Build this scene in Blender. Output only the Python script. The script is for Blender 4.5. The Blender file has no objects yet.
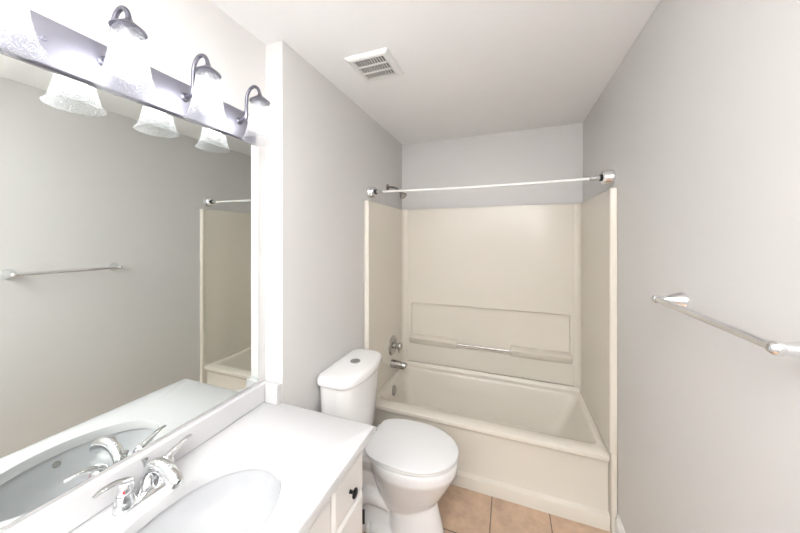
import bpy, bmesh, math, random
from mathutils import Vector, Matrix
random.seed(7)
PI = math.pi
S = bpy.context.scene
COL = S.collection

# ------------------------------------------------------------------ camera
cam = bpy.data.cameras.new('camera')
cam.sensor_width = 36.0
cam.lens = 289.85 / 800 * 36
cam.shift_y = -28.3 / 800
cam.clip_start = 0.02
camo = bpy.data.objects.new('camera', cam)
COL.objects.link(camo)
camo.location = (0.984, 0.0, 1.6057)
camo.rotation_euler = (PI / 2, 0, 0.36)
S.camera = camo

# ------------------------------------------------------------------ world, light, exposure
w = bpy.data.worlds.new('world')
S.world = w
w.use_nodes = True
w.node_tree.nodes['Background'].inputs[0].default_value = (0.95, 0.97, 1.0, 1)
w.node_tree.nodes['Background'].inputs[1].default_value = 0.6

def area(name, loc, rot, sx, sy, power, colour):
    d = bpy.data.lights.new(name, 'AREA')
    d.shape = 'RECTANGLE'
    d.size, d.size_y = sx, sy
    d.energy = power
    d.color = colour
    o = bpy.data.objects.new(name, d)
    o.location = loc
    o.rotation_euler = rot
    COL.objects.link(o)
    return o
# fill lamp added behind the camera, bounced off the ceiling and door wall
area('bounce_fill', (1.05, -0.45, 1.75), (PI + 0.72, 0, 0), 0.4, 0.4, 125.0, (0.975, 0.985, 1.0))
# unseen fill lamp added outside the doorway to brighten the room
area('doorway_fill', (0.93, -1.25, 1.40), (PI / 2, 0, 0), 0.85, 1.3, 2.0, (0.975, 0.985, 1.0))
BULB = 22.0          # emission strength of the four bulbs
S.view_settings.view_transform = 'Standard'
S.view_settings.look = 'None'
S.view_settings.exposure = 0.18
S.view_settings.gamma = 1.0
S.view_settings.use_curve_mapping = False

# ------------------------------------------------------------------ materials
def mat(name, col, rough=0.5, metal=0.0, spec=0.5, bump=None, coat=0.0, vary=0.0):
    m = bpy.data.materials.new(name)
    m.use_nodes = True
    nt = m.node_tree
    b = nt.nodes['Principled BSDF']
    b.inputs['Base Color'].default_value = (*col, 1)
    b.inputs['Roughness'].default_value = rough
    b.inputs['Metallic'].default_value = metal
    b.inputs['Specular IOR Level'].default_value = spec
    b.inputs['Coat Weight'].default_value = coat
    tc = nt.nodes.new('ShaderNodeTexCoord')
    if bump:
        n = nt.nodes.new('ShaderNodeTexNoise')
        n.inputs['Scale'].default_value = bump[0]
        n.inputs['Detail'].default_value = 3
        nt.links.new(tc.outputs['Object'], n.inputs['Vector'])
        bp = nt.nodes.new('ShaderNodeBump')
        bp.inputs['Strength'].default_value = bump[1]
        bp.inputs['Distance'].default_value = 0.002
        nt.links.new(n.outputs['Fac'], bp.inputs['Height'])
        nt.links.new(bp.outputs['Normal'], b.inputs['Normal'])
    if vary:
        n2 = nt.nodes.new('ShaderNodeTexNoise')
        n2.inputs['Scale'].default_value = 2.3
        nt.links.new(tc.outputs['Object'], n2.inputs['Vector'])
        hs = nt.nodes.new('ShaderNodeMixRGB')
        hs.inputs[1].default_value = (*[c * (1 - vary) for c in col], 1)
        hs.inputs[2].default_value = (*[min(1, c * (1 + vary)) for c in col], 1)
        nt.links.new(n2.outputs['Fac'], hs.inputs[0])
        nt.links.new(hs.outputs[0], b.inputs['Base Color'])
    return m

M_wall = mat('grey_wall_paint', (0.635, 0.620, 0.607), 0.42, spec=0.35, bump=(220, 0.08))
M_ceil = mat('white_ceiling_paint', (0.93, 0.928, 0.925), 0.8, spec=0.2, bump=(180, 0.08))
M_trim = mat('white_trim_paint', (0.82, 0.815, 0.80), 0.3, spec=0.5)
M_tub = mat('almond_acrylic', (0.70, 0.653, 0.572), 0.22, spec=0.45, vary=0.015)
M_porc = mat('white_vitreous_china', (0.76, 0.755, 0.75), 0.08, spec=0.55)
M_seat = mat('white_seat_plastic', (0.73, 0.73, 0.73), 0.2, spec=0.5)
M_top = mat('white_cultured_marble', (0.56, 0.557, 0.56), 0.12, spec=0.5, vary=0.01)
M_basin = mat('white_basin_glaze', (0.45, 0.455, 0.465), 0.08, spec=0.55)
M_cab = mat('white_cabinet_paint', (0.78, 0.77, 0.75), 0.3, spec=0.5, vary=0.01)
M_cabin = mat('cabinet_interior', (0.5, 0.46, 0.40), 0.6)
M_chrome = mat('polished_chrome', (0.82, 0.83, 0.84), 0.06, 1.0)
M_dull = mat('worn_chrome', (0.50, 0.49, 0.475), 0.16, 1.0)
M_nickel = mat('brushed_nickel', (0.36, 0.36, 0.42), 0.42, 1.0, bump=(300, 0.03))
M_arm = mat('shaded_nickel', (0.20, 0.20, 0.24), 0.38, 1.0)  # same nickel as the backplate, shading put into a darker base colour
M_dark_chrome = mat('dark_chrome', (0.30, 0.29, 0.275), 0.2, 1.0)  # darker grey chrome for the overhead shower
M_white_rod = mat('white_coated_rod', (0.83, 0.82, 0.80), 0.2, 0.0)
M_black = mat('black_knob_metal', (0.02, 0.02, 0.022), 0.35, 0.6)
M_dark = mat('dark_gap', (0.03, 0.03, 0.03), 0.8)
M_red = mat('red_dot', (0.6, 0.02, 0.03), 0.4)
M_blue = mat('blue_dot', (0.05, 0.12, 0.5), 0.4)
M_vent = mat('white_vent_plastic', (0.84, 0.84, 0.82), 0.35)
M_vent_shade = mat('vent_shadow_box', (0.03, 0.03, 0.03), 0.8)  # near-black colour standing in for shade inside the vent
M_mirror = mat('mirror_silver', (0.80, 0.835, 0.815), 0.0, 1.0)
M_medge = mat('mirror_edge', (0.12, 0.13, 0.13), 0.3, 0.5)
M_hall = mat('hall_paint', (0.65, 0.64, 0.62), 0.7)

def tile_mat():
    m = bpy.data.materials.new('beige_floor_tile')
    m.use_nodes = True
    nt = m.node_tree
    b = nt.nodes['Principled BSDF']
    tc = nt.nodes.new('ShaderNodeTexCoord')
    mp = nt.nodes.new('ShaderNodeMapping')
    T = 0.3195
    mp.inputs['Location'].default_value = (-0.885 / T, -1.585 / T, 0)
    mp.inputs['Scale'].default_value = (1 / T, 1 / T, 1)
    nt.links.new(tc.outputs['Object'], mp.inputs['Vector'])
    br = nt.nodes.new('ShaderNodeTexBrick')
    br.offset = 0.0
    br.inputs['Scale'].default_value = 1.0
    br.inputs['Brick Width'].default_value = 1.0
    br.inputs['Row Height'].default_value = 1.0
    br.inputs['Mortar Size'].default_value = 0.011
    br.inputs['Mortar Smooth'].default_value = 0.2
    br.inputs['Color1'].default_value = (0.525, 0.375, 0.27, 1)
    br.inputs['Color2'].default_value = (0.555, 0.40, 0.29, 1)
    br.inputs['Mortar'].default_value = (0.17, 0.13, 0.10, 1)
    nt.links.new(mp.outputs['Vector'], br.inputs['Vector'])
    n = nt.nodes.new('ShaderNodeTexNoise')
    n.inputs['Scale'].default_value = 9
    n.inputs['Detail'].default_value = 7
    n.inputs['Roughness'].default_value = 0.65
    nt.links.new(tc.outputs['Object'], n.inputs['Vector'])
    cr = nt.nodes.new('ShaderNodeValToRGB')
    cr.color_ramp.elements[0].position = 0.33
    cr.color_ramp.elements[0].color = (0.80, 0.78, 0.76, 1)
    cr.color_ramp.elements[1].position = 0.68
    cr.color_ramp.elements[1].color = (1.18, 1.17, 1.16, 1)
    nt.links.new(n.outputs['Fac'], cr.inputs['Fac'])
    mx = nt.nodes.new('ShaderNodeMixRGB')
    mx.blend_type = 'MULTIPLY'
    mx.inputs[0].default_value = 1.0
    nt.links.new(br.outputs['Color'], mx.inputs[1])
    nt.links.new(cr.outputs['Color'], mx.inputs[2])
    nt.links.new(mx.outputs[0], b.inputs['Base Color'])
    b.inputs['Roughness'].default_value = 0.38
    bp = nt.nodes.new('ShaderNodeBump')
    bp.invert = True
    bp.inputs['Strength'].default_value = 0.5
    bp.inputs['Distance'].default_value = 0.003
    nt.links.new(br.outputs['Fac'], bp.inputs['Height'])
    nt.links.new(bp.outputs['Normal'], b.inputs['Normal'])
    return m
M_tile = tile_mat()

def glass_mat():
    """clear seeded glass lamp shade: passes light, catches some of it, bubbles in the body"""
    m = bpy.data.materials.new('seeded_glass')
    m.use_nodes = True
    nt = m.node_tree
    nt.nodes.remove(nt.nodes['Principled BSDF'])
    out = nt.nodes['Material Output']
    tc = nt.nodes.new('ShaderNodeTexCoord')
    v = nt.nodes.new('ShaderNodeTexVoronoi')
    v.inputs['Scale'].default_value = 190
    nt.links.new(tc.outputs['Object'], v.inputs['Vector'])
    cr = nt.nodes.new('ShaderNodeValToRGB')
    cr.color_ramp.elements[0].position = 0.18
    cr.color_ramp.elements[0].color = (0.50, 0.50, 0.50, 1)
    cr.color_ramp.elements[1].position = 0.42
    cr.color_ramp.elements[1].color = (0.10, 0.10, 0.10, 1)
    nt.links.new(v.outputs['Distance'], cr.inputs['Fac'])
    bp = nt.nodes.new('ShaderNodeBump')
    bp.inputs['Strength'].default_value = 0.6
    bp.inputs['Distance'].default_value = 0.002
    nt.links.new(v.outputs['Distance'], bp.inputs['Height'])
    tr = nt.nodes.new('ShaderNodeBsdfTransparent')
    tr.inputs[0].default_value = (0.97, 0.975, 0.98, 1)
    tl = nt.nodes.new('ShaderNodeBsdfTranslucent')
    tl.inputs[0].default_value = (0.92, 0.93, 0.95, 1)
    gl = nt.nodes.new('ShaderNodeBsdfGlossy')
    gl.inputs['Roughness'].default_value = 0.08
    gl.inputs[0].default_value = (0.9, 0.9, 0.92, 1)
    nt.links.new(bp.outputs['Normal'], gl.inputs['Normal'])
    m1 = nt.nodes.new('ShaderNodeMixShader')
    m1.inputs[0].default_value = 0.25
    nt.links.new(tl.outputs[0], m1.inputs[1])
    nt.links.new(gl.outputs[0], m1.inputs[2])
    m2 = nt.nodes.new('ShaderNodeMixShader')
    nt.links.new(cr.outputs['Color'], m2.inputs[0])
    nt.links.new(tr.outputs[0], m2.inputs[1])
    nt.links.new(m1.outputs[0], m2.inputs[2])
    nt.links.new(m2.outputs[0], out.inputs['Surface'])
    return m
M_glass = glass_mat()

def bulb_mat():
    m = bpy.data.materials.new('lit_bulb')
    m.use_nodes = True
    b = m.node_tree.nodes['Principled BSDF']
    b.inputs['Base Color'].default_value = (0.9, 0.9, 0.9, 1)
    b.inputs['Emission Color'].default_value = (1.0, 0.985, 0.965, 1)
    b.inputs['Emission Strength'].default_value = BULB
    return m
M_bulb = bulb_mat()

# ------------------------------------------------------------------ mesh helpers
def obj(name, bm, m, parent=None, smooth=40, bevel=0.0, segs=2):
    if smooth:
        for f in bm.faces:
            f.smooth = True
    bmesh.ops.recalc_face_normals(bm, faces=bm.faces)
    me = bpy.data.meshes.new(name)
    bm.to_mesh(me)
    bm.free()
    if isinstance(m, (list, tuple)):
        for k in m:
            me.materials.append(k)
    else:
        me.materials.append(m)
    if smooth:
        me.set_sharp_from_angle(angle=math.radians(smooth))
    o = bpy.data.objects.new(name, me)
    COL.objects.link(o)
    if parent:
        o.parent = parent
        if parent.type == 'EMPTY' or parent.location.length > 0:
            o.matrix_parent_inverse = Matrix.Translation(-world_loc(parent))
    if bevel:
        b = o.modifiers.new('bevel', 'BEVEL')
        b.width = bevel
        b.segments = segs
        b.limit_method = 'ANGLE'
        b.angle_limit = math.radians(50)
        wn = o.modifiers.new('wn', 'WEIGHTED_NORMAL')
        wn.keep_sharp = True
    return o

def world_loc(o):
    l = Vector(o.location)
    p = o.parent
    return l if p is None else Vector((0, 0, 0))

def thing(name, label, cat, loc=(0, 0, 0), group=None):
    o = bpy.data.objects.new(name, None)
    o.empty_display_size = 0.05
    COL.objects.link(o)
    o.location = loc
    return tag(o, label, cat, group)

def tag(o, label, cat, group=None):
    o['label'] = label
    o['category'] = cat
    if group:
        o['group'] = group
    return o

def struct(name, bm, m, label=None, **k):
    o = obj(name, bm, m, **k)
    o['kind'] = 'structure'
    if label:
        o['label'] = label
    return o

def box(bm, x0, x1, y0, y1, z0, z1):
    vs = [bm.verts.new((x, y, z)) for z in (z0, z1) for y in (y0, y1) for x in (x0, x1)]
    for f in ((0, 1, 3, 2), (4, 5, 7, 6), (0, 1, 5, 4), (2, 3, 7, 6), (0, 2, 6, 4), (1, 3, 7, 5)):
        bm.faces.new([vs[i] for i in f])
    return vs

def bx(*a):
    bm = bmesh.new()
    box(bm, *a)
    return bm

def bxs(*boxes):
    bm = bmesh.new()
    for b in boxes:
        box(bm, *b)
    return bm

def loft(bm, rings, cap0=True, cap1=True, closed=True):
    R = [[bm.verts.new(p) for p in r] for r in rings]
    n = len(R[0])
    for a, b in zip(R, R[1:]):
        for i in range(n if closed else n - 1):
            j = (i + 1) % n
            bm.faces.new((a[i], a[j], b[j], b[i]))
    if cap0:
        bm.faces.new(R[0][::-1])
    if cap1:
        bm.faces.new(R[-1])
    return R

def lathe(bm, prof, origin=(0, 0, 0), axis=(0, 0, 1), n=28, cap0=True, cap1=True, scale=(1, 1)):
    """prof: list of (radius, height along axis)"""
    ax = Vector(axis).normalized()
    ref = Vector((0, 0, 1)) if abs(ax.z) < 0.9 else Vector((1, 0, 0))
    u = ax.cross(ref).normalized()
    v = ax.cross(u)
    o = Vector(origin)
    rings = []
    for r, h in prof:
        rings.append([o + ax * h + (u * math.cos(2 * PI * i / n) * scale[0] + v * math.sin(2 * PI * i / n) * scale[1]) * max(r, 1e-5) for i in range(n)])
    loft(bm, rings, cap0, cap1)

def catmull(pts, sub):
    P = [Vector(p) for p in pts]
    if sub <= 1:
        return P
    P = [P[0] * 2 - P[1]] + P + [P[-1] * 2 - P[-2]]
    out = []
    for i in range(1, len(P) - 2):
        a, b, c, d = P[i - 1:i + 3]
        for k in range(sub):
            t = k / sub
            out.append(0.5 * ((2 * b) + (c - a) * t + (2 * a - 5 * b + 4 * c - d) * t * t + (3 * b - a - 3 * c + d) * t ** 3))
    out.append(P[-2])
    return out

def sweep(bm, pts, radii, n=14, sub=6, flat=None, up=(0, 0, 1)):
    """tube along a smooth path; flat gives (side, vertical) scale per control point"""
    P = catmull(pts, sub)
    if not isinstance(radii, (list, tuple)):
        radii = [radii] * len(pts)
    if flat is None:
        flat = [(1, 1)] * len(pts)
    rr = [v.x for v in catmull([(r, 0, 0) for r in radii], sub)]
    ff = catmull([(a, b, 0) for a, b in flat], sub)
    rings = []
    side = None
    for i, p in enumerate(P):
        t = (P[min(i + 1, len(P) - 1)] - P[max(i - 1, 0)]).normalized()
        if side is None:
            u0 = Vector(up)
            if abs(t.dot(u0)) > 0.95:
                u0 = Vector((0, 1, 0)) if abs(t.y) < 0.9 else Vector((1, 0, 0))
            side = t.cross(u0).normalized()
        side = (side - t * side.dot(t)).normalized()
        v = side.cross(t)
        rings.append([p + (side * math.cos(2 * PI * k / n) * ff[i].x + v * math.sin(2 * PI * k / n) * ff[i].y) * max(rr[i], 1e-5) for k in range(n)])
    loft(bm, rings)

def rrect(x0, x1, y0, y1, r, z, n=7):
    out = []
    r = min(r, (x1 - x0) / 2 - 1e-4, (y1 - y0) / 2 - 1e-4)
    for cx, cy, a0 in ((x1 - r, y1 - r, 0), (x0 + r, y1 - r, PI / 2), (x0 + r, y0 + r, PI), (x1 - r, y0 + r, 1.5 * PI)):
        for k in range(n):
            a = a0 + PI / 2 * k / (n - 1)
            out.append((cx + r * math.cos(a), cy + r * math.sin(a), z))
    return out

def egg(xb, xf, hw, cy, z, n=48, sq=2.0, wide=0.45):
    """egg outline pointing +x: blunt at the back xb, long nose at xf; widest at fraction wide"""
    xw = xb + (xf - xb) * wide
    out = []
    for i in range(n):
        a = 2 * PI * i / n
        c, s = math.cos(a), math.sin(a)
        e = 2.0 / sq if c < 0 else 1.0
        sx = abs(c) ** e * (1 if c >= 0 else -1)
        sy = abs(s) ** e * (1 if s >= 0 else -1)
        rx = (xf - xw) if c >= 0 else (xw - xb)
        out.append((xw + rx * sx, cy + hw * sy, z))
    return out

# ------------------------------------------------------------------ the room
W, D, H = 1.533, 2.666, 2.525
YR = 1.066            # the return where the vanity niche ends
MW = -0.102           # wall behind the mirror
YF = -1.0             # door wall behind the camera
T = 0.12
struct('floor', bx(-0.5, 2.0, YF - T, D + T, -0.1, 0.0), M_tile, 'beige square ceramic floor tiles with dark grout', smooth=0)
struct('ceiling', bx(-0.5, 2.0, YF - T, D + T, H, H + 0.1), M_ceil, 'plain white ceiling', smooth=0)
struct('wall_left', bxs((-0.3, MW, YF, YR, 0, H), (-0.3, 0.0, YR, D, 0, H)), M_wall, 'grey left wall with a step beside the vanity', smooth=0)
struct('wall_right', bx(W, W + T, YF, D, 0, H), M_wall, 'plain grey right wall', smooth=0)
struct('wall_back', bx(-0.3, W + T, D, D + T, 0, H), M_wall, 'grey wall above the tub alcove', smooth=0)
struct('wall_front', bxs((-0.3, 0.5, YF - T, YF, 0, H), (1.36, W + T, YF - T, YF, 0, H), (0.5, 1.36, YF - T, YF, 2.05, H)), M_wall, 'door wall behind the photographer', smooth=0)

def baseboard(name, along, a0, a1, wall, sgn):
    prof = [(0, 0), (0.014, 0), (0.014, 0.085), (0.0115, 0.098), (0.007, 0.106), (0.005, 0.118), (0, 0.122)]
    shoe = [(0.014, 0), (0.030, 0), (0.0285, 0.009), (0.023, 0.016), (0.014, 0.019)]
    bm = bmesh.new()
    for pr in (prof, shoe):
        rings = []
        for t in (a0, a1):
            rings.append([(wall + sgn * d, t, z) for d, z in pr])
        loft(bm, rings)
    return struct(name, bm, M_trim, smooth=30)
baseboard('baseboard_right', 'y', YF, 1.872, W, -1)
baseboard('baseboard_left', 'y', YR + 0.01, 1.872, 0.0, 1)

# ------------------------------------------------------------------ bath alcove
TX0, TX1, TY0, TY1 = 0.029, 1.504, 1.902, 2.664
tub = thing('bathtub', 'almond bathtub with a plain front apron, set in the alcove', 'bathtub', (0.76, 2.28, 0))
bm = bmesh.new()
def tubring(y0, z, r=0.006, ins=0.0):
    return rrect(TX0 + ins, TX1 - ins, TY0 + y0, TY1 - ins, r, z)
rings = [tubring(-0.014, 0.0), tubring(-0.014, 0.066), tubring(-0.0115, 0.0725), tubring(-0.005, 0.0755), tubring(0.012, 0.0775), tubring(0.017, 0.081), tubring(0.0185, 0.090),
         tubring(0.018, 0.345), tubring(0.012, 0.362), tubring(0.0, 0.372), tubring(-0.003, 0.385), tubring(0.0, 0.396), tubring(0.009, 0.402)]
def inner(dx0, dx1, f, b, r, z):
    return rrect(TX0 + dx0, TX1 - dx1, TY0 + f, TY1 - b, r, z)
rings += [inner(0.022, 0.022, 0.082, 0.085, 0.045, 0.402), inner(0.030, 0.030, 0.094, 0.093, 0.05, 0.397), inner(0.036, 0.036, 0.102, 0.099, 0.055, 0.384),
          inner(0.048, 0.085, 0.115, 0.106, 0.065, 0.26), inner(0.060, 0.140, 0.128, 0.116, 0.08, 0.14), inner(0.075, 0.185, 0.142, 0.13, 0.09, 0.095),
          inner(0.11, 0.24, 0.175, 0.165, 0.09, 0.076), inner(0.30, 0.45, 0.30, 0.29, 0.06, 0.072)]
loft(bm, rings, True, True)
# raised lip along the back of the deck that meets the wall panel
ys, prof = TX0, []
lip = [(2.664, 0.398), (2.580, 0.3995), (2.598, 0.402), (2.612, 0.408), (2.619, 0.424), (2.622, 0.4335), (2.664, 0.4335)]
loft(bm, [[(x, y, z) for y, z in lip] for x in (TX0 + 0.001, TX1 - 0.001)])
obj('tub_shell', bm, M_tub, tub, smooth=35)
bm = bmesh.new()
lathe(bm, [(0.0, 0.012), (0.020, 0.0115), (0.037, 0.008), (0.042, 0.003), (0.042, 0.0)], (0.0745, 2.268, 0.323), (0.995, 0, 0.09), 32, True, True)
lathe(bm, [(0.005, 0.0), (0.0045, 0.015), (0.0, 0.0155)], (0.0745, 2.268, 0.323), (0.995, 0, 0.09), 10)
ov = obj('overflow_plate', bm, M_dull, tub)
ov['label'] = 'round chrome overflow plate'
bm = bmesh.new()
lathe(bm, [(0.036, 0.0), (0.036, 0.004), (0.028, 0.006), (0.022, 0.002), (0.0, 0.002)], (0.36, 2.29, 0.0725), (0, 0, 1), 28)
obj('drain', bm, M_dull, tub)

sur = thing('tub_surround', 'glossy almond wall panels around the bathtub alcove', 'shower surround', (0.76, 2.6, 0.44))
PT = 0.028                # side panel thickness
PB = 2.623                # face of the back panel
ZT = 1.880
YFL = 1.876               # front of the flanges
# side panels: swept outline (rounded front edge, coved back corner), from the rim to the top
def side_panel(sgn, xw):
    ov2 = []
    def P(d, y):
        ov2.append((xw + sgn * max(d, .001), y))
    P(0.0, 2.664)
    P(0.0, YFL)
    P(0.020, YFL)
    P(0.030, YFL + 0.003)
    P(0.035, YFL + 0.010)
    P(0.035, YFL + 0.022)
    P(0.031, YFL + 0.030)
    P(PT, YFL + 0.036)
    r = 0.045
    for k in range(7):
        a = PI / 2 * k / 6
        P(PT + r - r * math.cos(a), PB - r + r * math.sin(a))
    P(PT + r, 2.664)
    bm = bmesh.new()
    loft(bm, [[(x, y, z) for x, y in ov2] for z in (0.4355, ZT)])
    # the narrow leg of the flange down to the floor in front of the tub
    leg = [(0.0, YFL), (0.020, YFL), (0.027, YFL + 0.004), (0.0275, YFL + 0.012), (0.0275, 2.65), (0.0, 2.65)]
    loft(bm, [[(xw + sgn * max(d, .001), y, z) for d, y in leg] for z in (0.0, 0.4355)])
    return obj('side_panel', bm, M_tub, sur, smooth=35, bevel=0.004)
side_panel(1, 0.0)
side_panel(-1, W)
# back panel with a shallow recess
RX0, RX1, RZ0, RZ1 = 0.110, 1.438, 0.617, 0.995
X0, X1, Z0 = PT + 0.045, W - PT - 0.045, 0.4395
def rr_xz(x0, x1, z0, z1, r, y, n=6):
    return [(p[0], y, p[1]) for p in rrect(x0, x1, z0, z1, r, 0, n)]
bm = bmesh.new()
rings = [rr_xz(X0, X1, Z0, ZT, 0.001, 2.664), rr_xz(X0, X1, Z0, ZT, 0.001, PB + 0.003), rr_xz(X0 + 0.001, X1 - 0.001, Z0 + 0.003, ZT - 0.003, 0.001, PB),
         rr_xz(RX0 - 0.003, RX1 + 0.003, RZ0 - 0.003, RZ1 + 0.003, 0.02, PB), rr_xz(RX0, RX1, RZ0, RZ1, 0.018, PB + 0.003),
         rr_xz(RX0 + 0.002, RX1 - 0.002, RZ0 + 0.002, RZ1 - 0.002, 0.017, PB + 0.029), rr_xz(RX0 + 0.006, RX1 - 0.006, RZ0 + 0.006, RZ1 - 0.006, 0.014, PB + 0.033)]
loft(bm, rings, True, True)
obj('back_panel', bm, M_tub, sur, smooth=35)
def ledge(x0, x1):
    bm = bmesh.new()
    r0 = [(PB + 0.035, 0.616), (PB - 0.004, 0.614), (PB - 0.012, 0.614), (PB - 0.022, 0.620), (PB - 0.040, 0.662), (PB - 0.041, 0.668), (PB - 0.036, 0.673), (PB + 0.0, 0.686), (PB + 0.035, 0.690)]
    n = 5
    rings = []
    for x, s in ((x0, 0.85), (x0 + 0.006, 1.0), (x1 - 0.006, 1.0), (x1, 0.85)):
        c = (PB + 0.015, 0.645)
        rings.append([(x, c[0] + (y - c[0]) * s, c[1] + (z - c[1]) * s) for y, z in r0])
    loft(bm, rings)
    return obj('soap_ledge', bm, M_tub, sur, smooth=50)
ledge(0.100, 0.545)
ledge(0.998, 1.446)
bm = bmesh.new()
sweep(bm, [(0.53, PB - 0.012, 0.655), (1.01, PB - 0.012, 0.655)], 0.0075, 14, 1)
gb = obj('grab_bar', bm, M_dull, sur)
gb['label'] = 'thin chrome bar between the soap ledges'

# valve, spout, shower arm
FY = 2.335
sv = thing('shower_valve', 'chrome shower valve with large round plate and lever, above tub spout', 'shower valve', (0.03, FY + .01, 0.672))
bm = bmesh.new()
VX = PT + .001
lathe(bm, [(0.084, 0.0), (0.084, 0.004), (0.076, 0.011), (0.050, 0.017), (0.030, 0.019), (0.0, 0.019)], (VX, FY + .01, 0.672), (1, 0, 0), 40)
obj('escutcheon', bm, M_dull, sv)
bm = bmesh.new()
lathe(bm, [(0.027, 0.018), (0.026, 0.040), (0.021, 0.044), (0.021, 0.052), (0.028, 0.056), (0.031, 0.070), (0.027, 0.084), (0.016, 0.090), (0.0, 0.091)], (VX, FY + .01, 0.672), (1, 0, 0), 28)
sweep(bm, [(VX + .07, FY + .01, 0.672), (VX + .078, FY - .02, 0.655), (VX + .086, FY - .045, 0.640)], [0.011, 0.009, 0.006], 12, 4)
obj('handle', bm, M_dull, sv)
sp = thing('tub_spout', 'chrome tub spout low on the left alcove wall', 'tub spout', (PT, FY, 0.515))
bm = bmesh.new()
sweep(bm, [(PT + .001, FY, 0.517), (PT + .012, FY, 0.517), (PT + .05, FY, 0.517), (PT + .10, FY, 0.514), (PT + .125, FY, 0.509), (PT + .133, FY, 0.505)],
      [0.036, 0.035, 0.033, 0.032, 0.029, 0.020], 24, 4, [(1, 1), (1, 1), (1, 1), (1, 1), (1, 1), (1, 1)])
obj('spout_body', bm, M_dull, sp)
bm = bmesh.new()
lathe(bm, [(0.004, 0.0), (0.004, 0.012), (0.008, 0.014), (0.008, 0.022), (0.0, 0.024)], (PT + .112, FY, 0.532), (0, 0, 1), 14)
obj('diverter_knob', bm, M_chrome, sp)
sh = thing('overhead_shower', 'small shower head on a bent chrome arm, above the surround', 'shower', (0, 2.307, 2.044))
bm = bmesh.new()
lathe(bm, [(0.030, 0.0), (0.030, 0.003), (0.022, 0.010), (0.012, 0.013), (0.0, 0.013)], (0, 2.307, 2.044), (1, 0, 0), 28)
obj('wall_flange', bm, M_dark_chrome, sh)
bm = bmesh.new()
sweep(bm, [(0, 2.307, 2.044), (0.045, 2.305, 2.043), (0.085, 2.300, 2.030), (0.118, 2.297, 2.004)], 0.0095, 14, 6)
obj('shower_arm', bm, M_dark_chrome, sh)
bm = bmesh.new()
hd = Vector((0.62, -0.05, -0.78)).normalized()
lathe(bm, [(0.0, -0.004), (0.013, -0.002), (0.014, 0.012), (0.010, 0.016), (0.013, 0.022), (0.018, 0.028), (0.030, 0.050), (0.033, 0.058), (0.031, 0.064), (0.0, 0.064)], Vector((0.116, 2.297, 2.005)), hd, 28)
obj('spray_head', bm, M_dark_chrome, sh)

rod = thing('shower_rod', 'white shower curtain rod spanning the alcove between both walls', 'shower rod', (W / 2, 1.955, 1.95))
bm = bmesh.new()
RZ, RY = 1.951, 1.955
sweep(bm, [(0.02, RY, RZ), (0.4, RY, RZ - .006), (0.76, RY, RZ - .009), (1.1, RY, RZ - .006), (W - .02, RY, RZ)], 0.0085, 16, 6)
obj('rod', bm, M_white_rod, rod)
for sgn, xw in ((1, 0.0), (-1, W)):
    bm = bmesh.new()
    lathe(bm, [(0.044, 0.0), (0.045, 0.006), (0.045, 0.014), (0.042, 0.018), (0.041, 0.040), (0.035, 0.050), (0.025, 0.054), (0.0, 0.054)], (xw, RY, RZ), (sgn, 0, 0), 32)
    fl = obj('end_cup', bm, M_chrome, rod)
    fl['label'] = 'chrome end cup'
    bm = bmesh.new()
    lathe(bm, [(0.020, 0.053), (0.020, 0.064), (0.0, 0.064)], (xw, RY, RZ), (sgn, 0, 0), 24)
    k = obj('rubber_collar', bm, M_black, fl)
    bm = bmesh.new()
    lathe(bm, [(0.0135, 0.064), (0.0135, 0.115), (0.010, 0.117), (0.0, 0.117)], (xw, RY, RZ), (sgn, 0, 0), 20)
    obj('sleeve', bm, M_chrome, fl)

# ------------------------------------------------------------------ toilet
CY = 1.517
toi = thing('toilet', 'white two-piece toilet with closed lid between vanity and bathtub', 'toilet', (0.38, CY, 0))
# bowl, pedestal and trapway joined into one skin
bm = bmesh.new()
rim_z = 0.443
rings = [egg(0.30, 0.585, 0.080, CY, 0.14), egg(0.29, 0.615, 0.100, CY, 0.19), egg(0.275, 0.650, 0.122, CY, 0.24), egg(0.26, 0.680, 0.144, CY, 0.29),
         egg(0.25, 0.705, 0.163, CY, 0.335), egg(0.245, 0.724, 0.179, CY, 0.372), egg(0.24, 0.731, 0.185, CY, 0.388), egg(0.235, 0.734, 0.187, CY, 0.42), egg(0.238, 0.732, 0.185, CY, 0.437), egg(0.252, 0.716, 0.169, CY, rim_z)]
loft(bm, rings)
# front column of the pedestal
rings = [egg(0.36, 0.668, 0.098, CY, 0.0, sq=4), egg(0.365, 0.664, 0.095, CY, 0.03, sq=4), egg(0.372, 0.646, 0.086, CY, 0.10, sq=4), egg(0.375, 0.626, 0.080, CY, 0.18, sq=4), egg(0.34, 0.60, 0.080, CY, 0.26, sq=3)]
loft(bm, rings)
# rear foot and trapway
loft(bm, [rrect(0.10, 0.42, CY - .108, CY + .108, 0.05, 0.0), rrect(0.10, 0.42, CY - .106, CY + .106, 0.05, 0.022), rrect(0.11, 0.42, CY - .075, CY + .075, 0.05, 0.05), rrect(0.13, 0.42, CY - .045, CY + .045, 0.04, 0.13), rrect(0.06, 0.42, CY - .06, CY + .06, 0.04, 0.30), rrect(0.03, 0.40, CY - .10, CY + .10, 0.04, 0.36), rrect(0.025, 0.35, CY - .12, CY + .12, 0.04, 0.40), rrect(0.025, 0.35, CY - .12, CY + .12, 0.04, 0.436)])
for s in (-1, 1):
    sweep(bm, [(0.37, CY + s * .030, 0.13), (0.31, CY + s * .048, 0.165), (0.235, CY + s * .052, 0.165), (0.175, CY + s * .052, 0.11), (0.16, CY + s * .05, 0.04)], [0.034, 0.042, 0.044, 0.044, 0.042], 14, 5)
o = obj('bowl', bm, M_porc, toi)
r = o.modifiers.new('remesh', 'REMESH')
r.mode = 'VOXEL'
r.voxel_size = 0.0055
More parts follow.
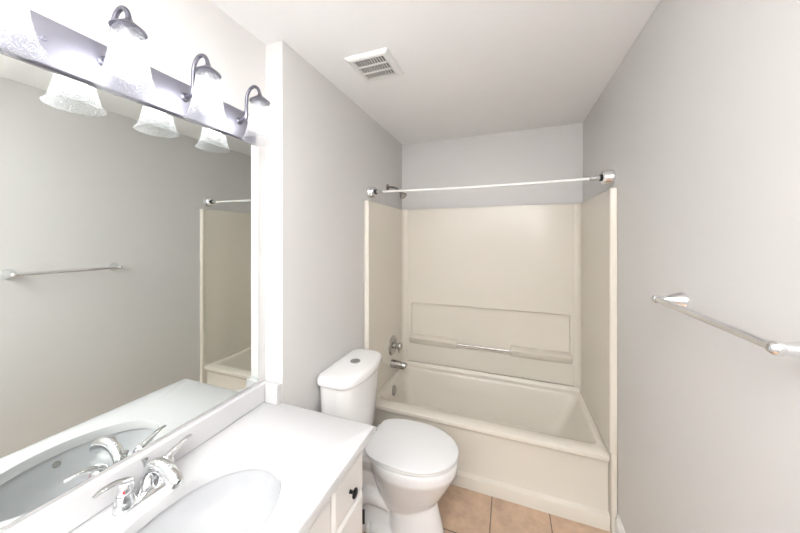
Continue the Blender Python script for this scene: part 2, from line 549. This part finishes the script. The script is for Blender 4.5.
r.use_smooth_shade = True
s_ = o.modifiers.new('smooth', 'SMOOTH')
s_.factor = 0.5
s_.iterations = 9
# seat ring and closed lid
def lid_outline(z, g=0.0, hinge=True):
    """elongated lid with a straight hinge edge"""
    pts = egg(0.222 + g, 0.738 - g, 0.192 - g, CY, z, 72, 2.8, 0.52)
    out = []
    for x, y, zz in pts:
        xc = 0.254 + g
        if x < xc:
            y2 = CY + max(-0.124 + g, min(0.124 - g, (y - CY)))
            out.append((xc, y2, zz))
        else:
            out.append((x, y, zz))
    return out
def flatlid(z0, z1, g, rnd):
    bm = bmesh.new()
    n = 4
    rings = [lid_outline(z0, g + rnd * 0.5), lid_outline(z0 + rnd * 0.3, g + rnd * 0.1), lid_outline(z0 + rnd, g)]
    for k in range(n + 1):
        a = PI / 2 * k / n
        rings.append(lid_outline(z1 - rnd + rnd * math.sin(a), g + rnd * (1 - math.cos(a))))
    loft(bm, rings)
    return bm
seat = obj('seat', flatlid(0.4475, 0.4585, 0.006, 0.004), M_seat, toi, smooth=30)
lid = obj('lid', flatlid(0.4622, 0.479, 0.0, 0.006), M_seat, toi, smooth=30)
for s in (-1, 1):
    bm = bmesh.new()
    sweep(bm, [(0.248, CY + s * .075 - .022, 0.457), (0.248, CY + s * .075 + .022, 0.457)], 0.0125, 16, 1)
    obj('hinge', bm, M_seat, toi)
# tank
TC = 1.516
def tank_outline(x0, x1, hw, z, cy=TC, bow=0.048, r=0.050, n=9):
    """straight back, gently bowed front with rounded corners"""
    out = []
    base = rrect(x0, x1, cy - hw, cy + hw, r, z, n)
    dense = []
    m = len(base)
    for i in range(m):
        a, b = Vector(base[i]), Vector(base[(i + 1) % m])
        k = 8 if i % n == n - 1 else 1
        for j in range(k):
            dense.append(a.lerp(b, j / k))
    for p in dense:
        t = (p.y - cy) / hw
        fx = max(0, (p.x - x0) / (x1 - x0))
        out.append((p.x + bow * (1 - t * t) * fx ** 2 - bow * 0.2 * fx ** 2, p.y, p.z))
    return out
bm = bmesh.new()
rings = [tank_outline(0.03, 0.150, 0.185, 0.4375), tank_outline(0.022, 0.166, 0.196, 0.447), tank_outline(0.020, 0.174, 0.202, 0.475), tank_outline(0.016, 0.186, 0.210, 0.62), tank_outline(0.014, 0.196, 0.2165, 0.815)]
loft(bm, rings)
obj('tank', bm, M_porc, toi, smooth=50)
bm = bmesh.new()
rings = [tank_outline(0.010, 0.202, 0.221, 0.8155), tank_outline(0.006, 0.210, 0.228, 0.819), tank_outline(0.005, 0.213, 0.233, 0.826), tank_outline(0.005, 0.212, 0.232, 0.850),
         tank_outline(0.007, 0.209, 0.226, 0.859), tank_outline(0.013, 0.202, 0.219, 0.865), tank_outline(0.022, 0.192, 0.209, 0.8675), tank_outline(0.05, 0.16, 0.17, 0.8685)]
loft(bm, rings)
tl = obj('tank_lid', bm, M_porc, toi, smooth=50)
BX, BY = 0.122, 1.530
bm = bmesh.new()
lathe(bm, [(0.030, 0.8665), (0.030, 0.8715), (0.0275, 0.8735), (0.0265, 0.872), (0.0265, 0.8725), (0.0, 0.8735)], (BX, BY, 0), (0, 0, 1), 32)
fb = obj('flush_button', bm, M_dull, tl)
fb['label'] = 'round chrome flush button'
for s in (-1, 1):
    bm = bmesh.new()
    lathe(bm, [(0.017, 0.0), (0.017, 0.012), (0.015, 0.026), (0.009, 0.035), (0.0, 0.037)], (0.265, CY + s * .098, 0.020), (0, 0, 1), 20)
    obj('bolt_cap', bm, M_seat, toi)

# ------------------------------------------------------------------ vanity cabinet, worktop, basin
VY0, VY1, VF = 0.004, 1.018, 0.433
CT0, CT1 = 0.809, 0.845
van = thing('vanity_cabinet', 'white vanity cabinet with raised-panel fronts under the white countertop', 'cabinet', (0.2, 0.52, 0))
t_ = 0.018
bm = bxs((MW + .002, VF - .02, VY0, VY0 + t_, 0.0, CT0 - .001), (MW + .002, VF - .02, VY1 - t_, VY1, 0.0, CT0 - .001),
         (MW + .002, VF - .02, VY0 + t_, VY1 - t_, 0.10, 0.118), (MW + .002, MW + .010, VY0 + t_, VY1 - t_, 0.118, CT0 - .001), (VF - .09, VF - .075, VY0 + t_, VY1 - t_, 0.0, 0.10))
obj('carcass', bm, M_cab, van, smooth=0)
# face frame
FX0, FX1 = VF - .02, VF
cols = [(VY0, VY0 + .03), (0.262, 0.290), (0.790, 0.812), (VY1 - .022, VY1)]
bm = bmesh.new()
for a, b in cols:
    box(bm, FX0, FX1, a, b, 0.10, CT0 - .001)
for a, b in ((cols[0][1], cols[1][0]), (cols[1][1], cols[2][0]), (cols[2][1], cols[3][0])):
    box(bm, FX0, FX1, a, b, 0.778, CT0 - .001)
    box(bm, FX0, FX1, a, b, 0.615, 0.640)
    box(bm, FX0, FX1, a, b, 0.10, 0.135)
obj('face_frame', bm, M_cab, van, smooth=0)
def raised_front(name, y0, y1, z0, z1, rail):
    """slab with a framed, bevelled raised field"""
    def R(ins, x):
        return [(x, y1 - ins, z1 - ins), (x, y0 + ins, z1 - ins), (x, y0 + ins, z0 + ins), (x, y1 - ins, z0 + ins)]
    bm = bmesh.new()
    loft(bm, [R(0, FX1 + .0005), R(0, FX1 + .008), R(.003, FX1 + .011), R(rail, FX1 + .0115), R(rail + .007, FX1 + .017)])
    return obj(name, bm, M_cab, van, smooth=20)
def knob(parent, y, z, m=M_black):
    bm = bmesh.new()
    lathe(bm, [(0.008, 0.0), (0.006, 0.004), (0.0055, 0.014), (0.009, 0.017), (0.0165, 0.020), (0.017, 0.024), (0.012, 0.028), (0.0, 0.029)], (FX1 + .0155, y, z), (1, 0, 0), 24)
    k = obj('knob', bm, m, parent)
    k['label'] = 'round black knob'
    return k
dr = raised_front('drawer', 0.806, VY1 - .004, 0.628, 0.780, 0.004)
knob(dr, 0.909, 0.698)
dl = raised_front('drawer', VY0 + .02, 0.266, 0.628, 0.780, 0.004)
knob(dl, 0.145, 0.698)
raised_front('false_front', 0.282, 0.798, 0.628, 0.780, 0.004)
for y0, y1, ky, hy in ((0.806, VY1 - .004, 0.84, VY1 - .001), (0.541, 0.798, 0.575, 0.797), (0.282, 0.538, 0.505, 0.283), (VY0 + .02, 0.266, 0.235, VY0 + .021)):
    d = raised_front('door', y0, y1, 0.122, 0.620, 0.004)
    knob(d, ky, 0.575)
    for z in (0.480, 0.19):
        bm = bmesh.new()
        lathe(bm, [(0.0, -.001), (0.006, 0.0), (0.006, 0.05), (0.0, 0.051)], (FX1 + .012, hy + (0.004 if hy > ky else -.004), z), (0, 0, 1), 12)
        h = obj('hinge', bm, M_black, d)
        h['label'] = 'black hinge barrel'

SX, SY, SA, SB = 0.209, 0.536, 0.172, 0.231       # sink centre, half width (x), half length (y)
top = thing('countertop', 'white solid vanity countertop with oval cut-out, backsplash and side splash', 'countertop', (0.19, 0.53, CT0))
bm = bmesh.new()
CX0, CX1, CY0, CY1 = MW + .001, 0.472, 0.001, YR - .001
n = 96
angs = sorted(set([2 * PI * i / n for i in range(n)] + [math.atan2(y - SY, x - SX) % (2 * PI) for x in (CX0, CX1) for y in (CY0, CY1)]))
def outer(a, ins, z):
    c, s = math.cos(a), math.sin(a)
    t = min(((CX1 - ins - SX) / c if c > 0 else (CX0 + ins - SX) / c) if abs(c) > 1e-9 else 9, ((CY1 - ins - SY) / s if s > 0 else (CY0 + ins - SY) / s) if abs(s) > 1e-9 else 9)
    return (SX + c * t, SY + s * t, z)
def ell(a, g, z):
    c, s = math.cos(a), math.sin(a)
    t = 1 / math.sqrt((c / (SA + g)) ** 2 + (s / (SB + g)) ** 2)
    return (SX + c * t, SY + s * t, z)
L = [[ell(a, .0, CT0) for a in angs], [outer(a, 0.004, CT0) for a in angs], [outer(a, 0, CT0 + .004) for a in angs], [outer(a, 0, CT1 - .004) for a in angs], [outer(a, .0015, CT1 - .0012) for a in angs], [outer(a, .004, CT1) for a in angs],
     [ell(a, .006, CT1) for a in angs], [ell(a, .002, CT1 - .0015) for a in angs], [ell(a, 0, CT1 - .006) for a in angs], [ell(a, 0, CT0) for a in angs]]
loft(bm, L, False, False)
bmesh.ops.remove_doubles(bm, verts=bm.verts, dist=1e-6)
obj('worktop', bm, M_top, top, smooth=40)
obj('backsplash', bx(CX0, -0.077, 0.002, CY1, CT1 + .0002, 0.935), M_top, top, bevel=0.004)
obj('side_splash', bx(-0.0765, -0.003, YR - .030, CY1, CT1 + .0002, 0.935), M_top, top, bevel=0.004)

bas = thing('sink_basin', 'oval white undermount sink basin below the countertop cut-out', 'sink', (SX, SY, 0.66))
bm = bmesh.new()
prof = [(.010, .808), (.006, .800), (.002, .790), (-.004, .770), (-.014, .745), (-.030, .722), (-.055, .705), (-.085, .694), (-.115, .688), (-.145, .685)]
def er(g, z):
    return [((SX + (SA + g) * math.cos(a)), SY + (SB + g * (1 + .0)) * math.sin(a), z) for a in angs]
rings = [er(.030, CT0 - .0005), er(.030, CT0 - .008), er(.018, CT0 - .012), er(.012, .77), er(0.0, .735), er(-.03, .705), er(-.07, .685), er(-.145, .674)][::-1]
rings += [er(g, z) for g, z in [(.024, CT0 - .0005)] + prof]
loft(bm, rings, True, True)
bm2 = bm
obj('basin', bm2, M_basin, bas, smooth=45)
bm = bmesh.new()
lathe(bm, [(0.023, 0.0), (0.023, 0.003), (0.018, 0.0045), (0.016, 0.002), (0.0, 0.004)], (SX, SY, 0.6855), (0, 0, 1), 24)
obj('drain', bm, M_chrome, bas)
bm = bmesh.new()
lathe(bm, [(0.0115, -0.004), (0.0115, 0.004), (0.009, 0.0045), (0.008, 0.001), (0.0, 0.001)], (SX + SA - .003, SY + .015, 0.776), (-0.95, 0, 0.3), 22)
oh = obj('overflow_hole', bm, M_dull, bas)

# ------------------------------------------------------------------ faucet
FC = 0.545
fa = thing('faucet', 'chrome two-handle faucet behind the sink', 'faucet', (-0.03, FC, CT1))
def stad(hx, hy, z, n=10):
    return rrect(-0.030 - hx, -0.030 + hx, FC - hy, FC + hy, hx * .98, z, n)
bm = bmesh.new()
loft(bm, [stad(.026, .080, CT1 + .0003), stad(.026, .080, CT1 + .003), stad(.0245, .0785, CT1 + .006), stad(.021, .075, CT1 + .0085), stad(.012, .066, CT1 + .0105)])
obj('base_plate', bm, M_chrome, fa, smooth=50)
bm = bmesh.new()
z0 = CT1 + .008
sweep(bm, [(-.038, FC, z0), (-.035, FC, z0 + .022), (-.024, FC, z0 + .052), (-.004, FC, z0 + .077), (.028, FC, z0 + .090), (.064, FC, z0 + .084), (.092, FC, z0 + .070), (.106, FC, z0 + .059)],
      [.022, .0175, .0155, .016, .018, .0195, .0190, .0170], 22, 6, [(1, 1), (1, 1), (1, 1), (1.08, .95), (1.12, .9), (1.12, .9), (1.05, .95), (1, 1)], up=(0, 1, 0))
lathe(bm, [(.0125, 0), (.0125, .008), (.011, .009), (.0, .006)], (.100, FC, z0 + .058), (.35, 0, -.93), 18)
obj('spout', bm, M_chrome, fa, smooth=60)
for s, dot in ((-1, M_red), (1, M_blue)):
    hy = FC + s * .0535
    bm = bmesh.new()
    lathe(bm, [(.0265, 0), (.0255, .006), (.0225, .016), (.0200, .026), (.0190, .034), (.0190, .036)], (-.030, hy, z0 - .001), (0, 0, 1), 26)
    hb = obj('handle_base', bm, M_chrome, fa, smooth=50)
    bm = bmesh.new()
    zz = z0 + .036
    lathe(bm, [(.0180, 0), (.0186, .002), (.0184, .010), (.0170, .020), (.0130, .028), (.0075, .0325), (.0, .034)], (-.030, hy, zz), (0, 0, 1), 26)
    if s < 0:
        path = [(-.030, hy + .018, zz + .006), (-.030, hy + .011, zz + .022), (-.030, hy - .005, zz + .034), (-.029, hy - .026, zz + .043), (-.027, hy - .048, zz + .046), (-.024, hy - .070, zz + .044)]
    else:
        path = [(-.030, hy - .016, zz + .002), (-.030, hy - .008, zz + .016), (-.030, hy + .010, zz + .027), (-.030, hy + .030, zz + .036), (-.029, hy + .052, zz + .045), (-.028, hy + .075, zz + .048)]
    sweep(bm, path, [.005, .0125, .0125, .0105, .0088, .006], 16, 6, [(1, 1), (1, .9), (1, .75), (1, .62), (1.1, .5), (1, .45)])
    lv = obj('lever', bm, M_chrome, hb, smooth=60)
    bm = bmesh.new()
    lathe(bm, [(.0026, 0), (.0026, .001), (.0, .0014)], (-.030 + .0172, hy - .0108, zz + .012), (.85, -.53, 0), 12)
    obj('temperature_dot', bm, dot, lv)
bm = bmesh.new()
lathe(bm, [(.003, 0), (.003, .062), (.0040, .066), (.0078, .079), (.0082, .081), (.0, .082)], (-.0485, FC + .004, z0 + .002), (0, 0, 1), 14)
obj('lift_rod', bm, M_chrome, fa)

# ------------------------------------------------------------------ mirror and its light
mi = thing('wall_mirror', 'large frameless mirror above the backsplash', 'mirror', (MW, 0.54, 0.94))
MY0, MY1, MZ0, MZ1 = 0.02, 1.021, 0.944, 2.026
obj('mirror_backing', bx(MW + .0005, MW + .0035, MY0, MY1, MZ0, MZ1), M_medge, mi, smooth=0)
obj('mirror_glass', bx(MW + .0035, MW + .006, MY0 + .0015, MY1 - .0015, MZ0 + .002, MZ1 - .0015), M_mirror, mi, smooth=0)

LX, LZ = 0.036, 1.998
LYS = [0.253, 0.468, 0.685, 0.902]
vl = thing('vanity_light', 'four-light brushed nickel vanity fixture with glass shades above mirror', 'light fixture', (MW, 0.57, 2.09))
bm = bmesh.new()
PY0, PY1 = 0.150, 0.992
pl = [(MW + .0005, 2.030), (MW + .018, 2.030), (MW + .021, 2.031), (MW + .022, 2.034), (MW + .024, 2.060), (MW + .024, 2.118), (MW + .022, 2.1475), (MW + .020, 2.1505), (MW + .0005, 2.1505)]
loft(bm, [[(x, y, z) for x, z in pl] for y in (PY0, PY1)])
obj('backplate', bm, M_nickel, vl, smooth=25, bevel=0.002)
for y in (0.355, 0.79):
    bm = bmesh.new()
    lathe(bm, [(.006, 0), (.006, .003), (.004, .006), (.0, .007)], (MW + .024, y, 2.092), (1, 0, 0), 14)
    obj('screw_cap', bm, M_nickel, vl)
PX = MW + .024
for i, y in enumerate(LYS):
    bm = bmesh.new()
    lathe(bm, [(.015, 0), (.015, .003), (.010, .008), (.0, .008)], (PX, y, 2.098), (1, 0, 0), 20)
    sweep(bm, [(PX, y, 2.098), (-.050, y, 2.103), (-.040, y, 2.122), (-.037, y, 2.165), (-.033, y, 2.196), (-.018, y, 2.220), (.002, y, 2.227), (.022, y, 2.219), (.034, y, 2.198), (LX, y, 2.172)], .0066, 14, 5, up=(0, 1, 0))
    arm = obj('arm', bm, M_arm, vl)
    bm = bmesh.new()
    lathe(bm, [(.0075, 2.192), (.0085, 2.186), (.013, 2.182), (.020, 2.176), (.030, 2.168), (.0375, 2.162), (.039, 2.159), (.0375, 2.1575), (.022, 2.1575), (.0, 2.1575)], (LX, y, 0), (0, 0, 1), 32)
    obj('shade_cap', bm, M_arm, arm)
    bm = bmesh.new()
    lathe(bm, [(.019, 2.158), (.019, 2.122), (.016, 2.119), (.0, 2.119)], (LX, y, 0), (0, 0, 1), 20)
    obj('lamp_socket', bm, M_arm, arm)
    bm = bmesh.new()
    outp = [(.033, 2.157), (.0345, 2.150), (.0355, 2.140), (.037, 2.120), (.040, 2.095), (.044, 2.068), (.050, 2.040), (.056, 2.018), (.063, 2.003), (.067, 1.999)]
    th = .0028
    inp = [(r - th, z + (.001 if k == len(outp) - 1 else 0)) for k, (r, z) in enumerate(outp)]
    lathe(bm, outp + [(.0665, 1.9975)] + inp[::-1] + [outp[0]], (LX, y, 0), (0, 0, 1), 40, False, False)
    bmesh.ops.remove_doubles(bm, verts=bm.verts, dist=1e-6)
    obj('glass_shade', bm, M_glass, arm, smooth=60)
    bm = bmesh.new()
    lathe(bm, [(.013, 2.122), (.014, 2.112), (.019, 2.100), (.0245, 2.086), (.0262, 2.074), (.0245, 2.061), (.0175, 2.052), (.009, 2.0485), (.0, 2.0475)], (LX, y, 0), (0, 0, 1), 18)
    bl = obj('bulb', bm, M_bulb, arm)
    bl['label'] = 'lit white bulb'

# ------------------------------------------------------------------ towel bar on the right wall
tb = thing('towel_bar', 'chrome towel bar on the plain right wall', 'towel bar', (W, 1.01, 1.396))
bm = bmesh.new()
sweep(bm, [(1.461, 0.768, 1.396), (1.461, 1.250, 1.396)], 0.0098, 18, 1)
obj('bar', bm, M_chrome, tb)
for y, s in ((0.770, -1), (1.249, 1)):
    bm = bmesh.new()
    lathe(bm, [(.030, 0.0), (.030, .003), (.0275, .008), (.0215, .024), (.0155, .042), (.0125, .056), (.0115, .068), (.0, .070)], (W, y, 1.396), (-1, 0, 0), 32)
    P0 = Vector((1.461, y, 1.396))
    lathe(bm, [(.0, -.0145), (.009, -.0125), (.0135, -.007), (.0148, 0), (.0135, .007), (.009, .0125), (.0, .0145)], P0, (0, 1, 0), 24)
    obj('post', bm, M_chrome, tb)

# ------------------------------------------------------------------ ceiling vent
ve = thing('ceiling_vent', 'square white exhaust vent grille on the ceiling', 'vent', (0.317, 1.40, H))
vx0, vx1, vy0, vy1 = 0.200, 0.434, 1.282, 1.520
zc = H
bm = bmesh.new()
def vr(i, z):
    return [(vx1 - i, vy1 - i, z), (vx0 + i, vy1 - i, z), (vx0 + i, vy0 + i, z), (vx1 - i, vy0 + i, z)]
loft(bm, [vr(.030, zc - .006), vr(.030, zc - .0005), vr(0, zc - .0005), vr(0, zc - .006), vr(.012, zc - .014), vr(.018, zc - .016), vr(.030, zc - .016), vr(.030, zc - .006)], False, False)
bmesh.ops.remove_doubles(bm, verts=bm.verts, dist=1e-6)
obj('frame', bm, M_vent, ve, smooth=0)
obj('throat_shade', bx(vx0 + .030, vx1 - .030, vy0 + .030, vy1 - .030, zc - .003, zc - .0005), M_vent_shade, ve, smooth=0)  # flat black sheet added as the shade behind the grille slots
bm = bmesh.new()
gx0, gx1, gy0, gy1 = vx0 + .029, vx1 - .029, vy0 + .029, vy1 - .029
nb = 12
for k in range(nb):
    x = gx0 + (gx1 - gx0) * (k + .5) / nb
    box(bm, x - .0022, x + .0022, gy0, gy1, zc - .0145, zc - .008)
for k in (1, 2):
    y = gy0 + (gy1 - gy0) * k / 3
    box(bm, gx0, gx1, y - .0045, y + .0045, zc - .0152, zc - .008)
obj('grille', bm, M_vent, ve, smooth=0)
